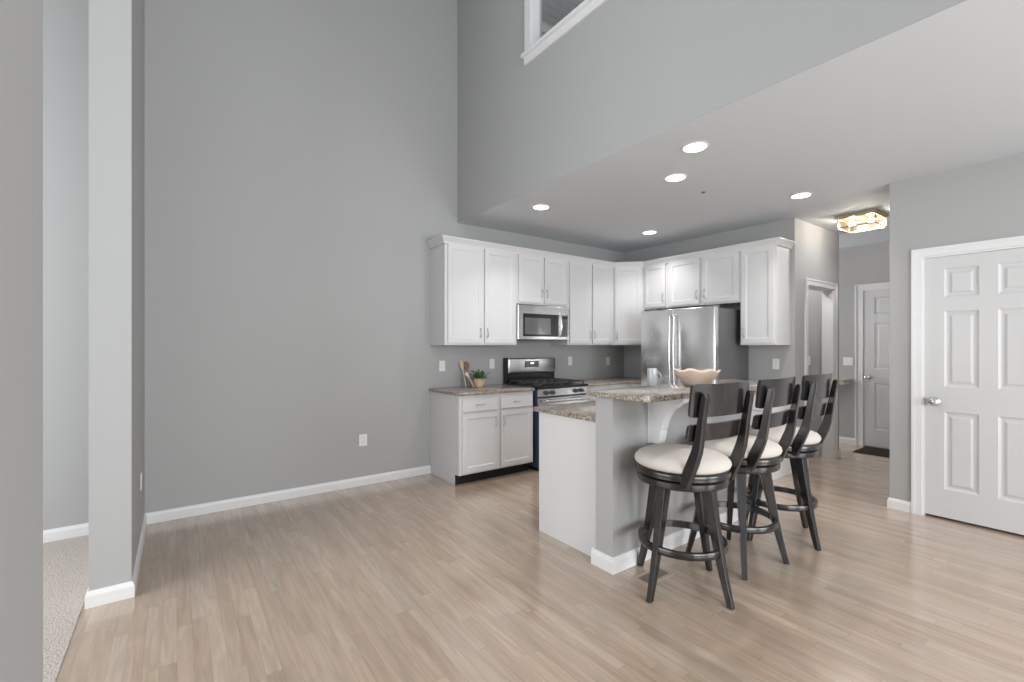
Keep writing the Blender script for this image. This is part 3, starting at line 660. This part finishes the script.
# ------------------------------------------------------------------ things on the worktops
bm = nb(); n = 96; rings = []
bx, by, bz = 2.945, 1.835, 1.0885
def bowl_ring(r, z, wav, wz=0.0):
    out = []
    for i in range(n):
        a = 2*math.pi*i/n; k = math.cos(7*a+0.6)
        out.append((bx+(r+wav*k)*math.cos(a), by+(r+wav*k)*math.sin(a), bz+z+wz*k))
    return out
for r, z, wv, wz in ((0.001, 0.0, 0, 0), (0.070, 0.0, 0, 0), (0.078, 0.004, 0.000, 0), (0.100, 0.032, 0.001, 0), (0.125, 0.064, 0.003, 0.001), (0.141, 0.084, 0.005, 0.003), (0.150, 0.100, 0.008, 0.006), (0.152, 0.107, 0.008, 0.007), (0.144, 0.107, 0.008, 0.007), (0.138, 0.096, 0.005, 0.003), (0.112, 0.060, 0.002, 0.001), (0.08, 0.025, 0, 0), (0.06, 0.014, 0, 0), (0.001, 0.012, 0, 0)):
    rings.append(bowl_ring(r, z, wv, wz))
loft(bm, rings); tag(link_mesh('bowl', bm, M['bowl'], smooth=True), 'sandy brown bowl with a wavy rim on the bar top', 'bowl')
t = thing('mug', 'tall pale grey mug at the back edge of the bar top', 'mug', (2.655, 1.985, 1.0885))
bm = nb(); lathe(bm, [(0.001, 0), (0.031, 0), (0.034, 0.004), (0.035, 0.06), (0.034, 0.118), (0.033, 0.124), (0.030, 0.124), (0.030, 0.06), (0.029, 0.010), (0.001, 0.008)], 2.655, 1.985, 1.0885, 32); part('cup', bm, M['mug'], t, True)
dv = V(0.807, -0.59, 0); c0 = V(2.655, 1.985, 1.0885); bm = nb()
tube(bm, [c0+dv*(0.032+0.028*math.sin(math.pi*k/10))+V(0, 0, 0.105-0.075*k/10) for k in range(11)], 0.0055, 8); part('handle', bm, M['mug'], t, True)

t = thing('potted_plant', 'small leafy plant in a sandy clay pot on the left worktop', 'plant', (2.665, 4.25, 0.9135))
bm = nb(); lathe(bm, [(0.001, 0), (0.036, 0), (0.046, 0.012), (0.058, 0.05), (0.063, 0.085), (0.066, 0.100), (0.060, 0.100), (0.056, 0.088), (0.001, 0.086)], 2.665, 4.25, 0.9135, 32); part('pot', bm, M['pot'], t, True)
bm = nb(); rnd = random.Random(3)
for k in range(150):
    a = rnd.uniform(0, 2*math.pi); el = rnd.uniform(-0.1, 1.45); L0 = rnd.uniform(0.06, 0.14)
    st = V(2.665, 4.25, 1.003)+V(math.cos(a), math.sin(a), 0)*rnd.uniform(0, 0.045)
    d = V(math.cos(a)*math.cos(el), math.sin(a)*math.cos(el), math.sin(el)); c = st+d*L0*0.75*rnd.uniform(0.6, 1.1)
    s = d.cross(V(0, 0, 1)).normalized(); n_ = s.cross(d).normalized(); ll, ww = rnd.uniform(0.014, 0.024), rnd.uniform(0.009, 0.014)
    ldir = (d+V(0, 0, rnd.uniform(-0.5, 0.4))+s*rnd.uniform(-0.5, 0.5)).normalized(); ls = ldir.cross(n_).normalized()
    ps = [c-ldir*ll, c-ldir*ll*0.2+ls*ww, c+ldir*ll*0.5+ls*ww*0.75, c+ldir*ll, c+ldir*ll*0.5-ls*ww*0.75, c-ldir*ll*0.2-ls*ww]
    mid = bm.verts.new(c-n_*0.003); vs = [bm.verts.new(p) for p in ps]
    for i in range(6): bm.faces.new((mid, vs[i], vs[(i+1) % 6]))
    if k % 4 == 0: tube(bm, [st, c-ldir*ll], 0.0016, 5)
part('foliage', bm, M['leaf'], t)

def utensil(name, label, foot, head, kind, mat):
    foot, head = V(*foot), V(*head); d = (head-foot).normalized(); bm = nb(); ln = (head-foot).length
    s = d.cross(V(0, 1, 0)).normalized(); f_ = d.cross(s)
    pr = [(0, 0.006, 0.006), (0.02, 0.0075, 0.0065), (0.6, 0.006, 0.005), (0.66, 0.008, 0.005)]
    hd = {'spoon': [(0.72, 0.019, 0.006), (0.8, 0.030, 0.007), (0.88, 0.034, 0.007), (0.95, 0.027, 0.006), (0.99, 0.012, 0.004)],
          'spatula': [(0.70, 0.018, 0.005), (0.76, 0.024, 0.0045), (0.9, 0.027, 0.004), (0.98, 0.026, 0.003), (1.0, 0.020, 0.003)],
          'fork': [(0.72, 0.014, 0.005), (0.8, 0.021, 0.005), (0.9, 0.022, 0.004), (0.98, 0.018, 0.003)]}[kind]
    loft(bm, [[foot+d*ln*q+s*a*math.cos(2*math.pi*k/12)+f_*c*math.sin(2*math.pi*k/12) for k in range(12)] for q, a, c in pr+hd])
    return tag(link_mesh(name, bm, mat, smooth=True), label, 'utensil', 'wooden utensils beside the plant pot')
utensil('wooden_spoon', 'dark brown wooden spoon standing beside the plant pot', (2.620, 4.36, 0.9195), (2.632, 4.476, 1.19), 'spoon', M['spoonw'])
utensil('wooden_spatula', 'pale wooden spatula, leftmost of the standing utensils', (2.560, 4.35, 0.9195), (2.568, 4.480, 1.20), 'spatula', M['spoonp'])
utensil('wooden_fork', 'pale wooden fork leaning right of the dark spoon', (2.590, 4.24, 0.9195), (2.545, 4.33, 1.08), 'fork', M['spoonp'])

# ------------------------------------------------------------------ plates on the walls
def plate(name, label, fr, u, v, kind, wide=0.07, group='wall plates'):
    t = thing(name, label, 'switch' if kind == 'switch' else 'outlet', fr.p(u, v-0.057, 0.001), group)
    bm = nb(); fr.box(bm, u-wide/2, u+wide/2, v-0.057, v+0.057, 0.0008, 0.006); bev(bm, 0.002); part('cover', bm, M['plate'], t)
    if kind == 'switch':
        for k in range(2 if wide > 0.1 else 1):
            uu = u+(k-0.5)*0.046 if wide > 0.1 else u
            bm = nb(); fr.box(bm, uu-0.016, uu+0.016, v-0.033, v+0.033, 0.0062, 0.009); bev(bm, 0.001); part('rocker', bm, M['plate'], t)
    else:
        for dv_ in (-0.02, 0.02):
            bm = nb(); fr.box(bm, u-0.017, u+0.017, v+dv_-0.014, v+dv_+0.014, 0.0062, 0.0075); so = part('socket', bm, M['plate'], t)
            bm = nb(); fr.box(bm, u-0.008, u-0.005, v+dv_-0.004, v+dv_+0.006, 0.0078, 0.0082); fr.box(bm, u+0.005, u+0.008, v+dv_-0.004, v+dv_+0.006, 0.0078, 0.0082); part('slots', bm, M['slot'], so)
fW = Fr((0, YA, 0), (1, 0, 0), (0, -1, 0)); fE = Fr((XB, 0, 0), (0, -1, 0), (-1, 0, 0))
plate('wall_outlet', 'white outlet low on the grey wall left of the base cabinet', fW, 1.473, 0.443, 'outlet', 0.078)
plate('wall_outlet', 'white outlet above the left end of the worktop by the utensils', fW, 2.337, 1.146, 'outlet')
plate('wall_outlet', 'white outlet between the plant and the range', fW, 2.99, 1.155, 'outlet')
plate('wall_outlet', 'white outlet just right of the range under the wall cabinets', fW, 4.246, 1.163, 'outlet')
plate('wall_outlet', 'white outlet near the kitchen corner, left of the fridge', fW, 4.99, 1.15, 'outlet')
plate('wall_outlet', 'white outlet above the short worktop right of the fridge', fE, -2.36, 1.166, 'outlet')
plate('wall_outlet', 'white outlet low on the pier return at far left', Fr((-0.200, 0, 0), (0, 1, 0), (1, 0, 0)), 4.0, 0.45, 'outlet')
plate('light_switch', 'white light switch seen through the open doorway', Fr((6.45, 0, 0), (0, -1, 0), (-1, 0, 0)), -2.475, 1.18, 'switch')
plate('light_switch', 'wide white double switch on the passage end wall beside its door', Fr((XF, 0, 0), (0, -1, 0), (-1, 0, 0)), -2.385, 1.15, 'switch', 0.115)

# passage shelf and mat
t = thing('wall_shelf', 'tan topped white shelf behind the farthest stool, at the passage corner', 'shelf', (7.42, 2.75, 0.86))
part('top', B(7.27, XF-0.001, 2.355, 3.2, 0.878, 0.908, 0.004), M['shelf'], t)
part('apron', B(7.285, XF-0.001, 2.365, 3.2, 0.838, 0.8775), M['trim'], t)
bm = nb(); box(bm, 7.02, 7.52, 1.35, 2.17, 0.0008, 0.010); bev(bm, 0.003)
tag(link_mesh('doormat', bm, M['mat']), 'dark brown doormat in front of the passage end door', 'mat')
# floor vent
t = thing('floor_vent', 'wood-framed floor vent set in the boards under the nearest stool', 'vent', (2.28, 1.70, 0.0005))
bm = nb(); vx0, vx1, vy0, vy1 = 2.155, 2.42, 1.640, 1.760
for q in ((vx0, vx1, vy0, vy0+0.022), (vx0, vx1, vy1-0.022, vy1), (vx0, vx0+0.03, vy0+0.022, vy1-0.022), (vx1-0.03, vx1, vy0+0.022, vy1-0.022)): box(bm, *q, 0.0006, 0.004)
part('frame', bm, M['ventf'], t)
bm = nb(); box(bm, vx0+0.03, vx1-0.03, vy0+0.022, vy1-0.022, 0.0006, 0.0012)
for k in range(13): xx = vx0+0.036+k*0.0155; box(bm, xx, xx+0.008, vy0+0.022, vy1-0.022, 0.0012, 0.003)
part('grille', bm, M['vent'], t)

# ------------------------------------------------------------------ ceiling lights
DL = [(2.886, 1.806, 'round recessed ceiling light nearest the camera, largest of the five'), (3.281, 2.227, 'round recessed ceiling light second from the camera, next to the nearest one'),
      (2.906, 3.487, 'round recessed ceiling light above the cabinets left of the microwave'), (4.616, 3.491, 'small round recessed ceiling light over the kitchen corner'),
      (4.594, 1.816, 'round recessed ceiling light nearest the passage lantern')]
for x, y, lab in DL:
    t = thing('ceiling_light', lab, 'ceiling light', (x, y, ZC-0.006), 'recessed ceiling lights')
    bm = nb(); n = 40
    loft(bm, [[(x+r*math.cos(2*math.pi*i/n), y+r*math.sin(2*math.pi*i/n), z) for i in range(n)] for r, z in ((0.092, ZC-0.0005), (0.092, ZC-0.004), (0.078, ZC-0.007), (0.074, ZC-0.004), (0.074, ZC-0.0005))], True, False)
    part('trim_ring', bm, M['trim'], t, True)
    bm = nb(); lathe(bm, [(0.001, 0), (0.0738, 0), (0.0738, 0.002), (0.001, 0.002)], x, y, ZC-0.0045, 40); part('lens', bm, M['led'], t)
    l = bpy.data.lights.new('downlight', 'AREA'); l.shape = 'DISK'; l.size = 0.14; l.energy = 4.8; l.spread = math.radians(108); l.color = (1, 0.98, 0.96)
    o = bpy.data.objects.new('downlight', l); COL.objects.link(o); o.location = (x, y, ZC-0.012)
t = thing('ceiling_lantern', 'rectangular brass and glass flush lantern on the passage ceiling', 'ceiling light', (5.82, 1.72, 2.60))
lx0, lx1, ly0, ly1, lz0, lz1 = 5.66, 5.98, 1.56, 1.88, 2.605, 2.715
part('canopy', B(lx0-0.02, lx1+0.02, ly0-0.02, ly1+0.02, 2.716, ZC-0.0005, 0.004), M['brass'], t)
bm = nb(); r_ = 0.006
for x in (lx0, lx1):
    for y in (ly0, ly1): box(bm, x-r_, x+r_, y-r_, y+r_, lz0, lz1)
for z in (lz0, lz1-0.012):
    for x in (lx0, lx1): box(bm, x-r_, x+r_, ly0, ly1, z, z+0.012)
    for y in (ly0, ly1): box(bm, lx0, lx1, y-r_, y+r_, z, z+0.012)
part('frame', bm, M['brass'], t)
bm = nb(); 
for x in (lx0, lx1): box(bm, x-0.0015, x+0.0015, ly0+0.007, ly1-0.007, lz0+0.013, lz1-0.013)
for y in (ly0, ly1): box(bm, lx0+0.007, lx1-0.007, y-0.0015, y+0.0015, lz0+0.013, lz1-0.013)
part('glass', bm, M['cglass'], t)
for y in (1.635, 1.805):
    bm = nb(); lathe(bm, [(0.014, 0), (0.014, 0.02), (0.01, 0.02)], 5.82, y, 2.695, 16); part('socket', bm, M['brass'], t, True)
    bm = nb(); lathe(bm, [(0.001, -0.055), (0.018, -0.05), (0.028, -0.034), (0.027, -0.018), (0.013, -0.001), (0.001, 0)], 5.82, y, 2.694, 20); part('bulb', bm, M['bulb'], t, True)
bm = nb(); lathe(bm, [(0.001, 0), (0.014, 0), (0.016, 0.008), (0.001, 0.009)], 3.79, 2.29, ZC-0.0095, 20)
tag(link_mesh('ceiling_hook_plate', bm, M['slot'], smooth=True), 'tiny dark cap on the kitchen ceiling between the recessed lights', 'ceiling cap')
area('pantry_fill', (6.0, 2.8, 2.7), (6.0, 2.8, 0), 0.3, 0.3, 14)  # added fill, no fixture: lifts the wall seen through the doorway
area('passage_fill', (6.75, 4.3, 1.7), (7.5, 1.6, 1.2), 0.5, 1.8, 31)  # added fill hidden round the corner to brighten the passage end; no window
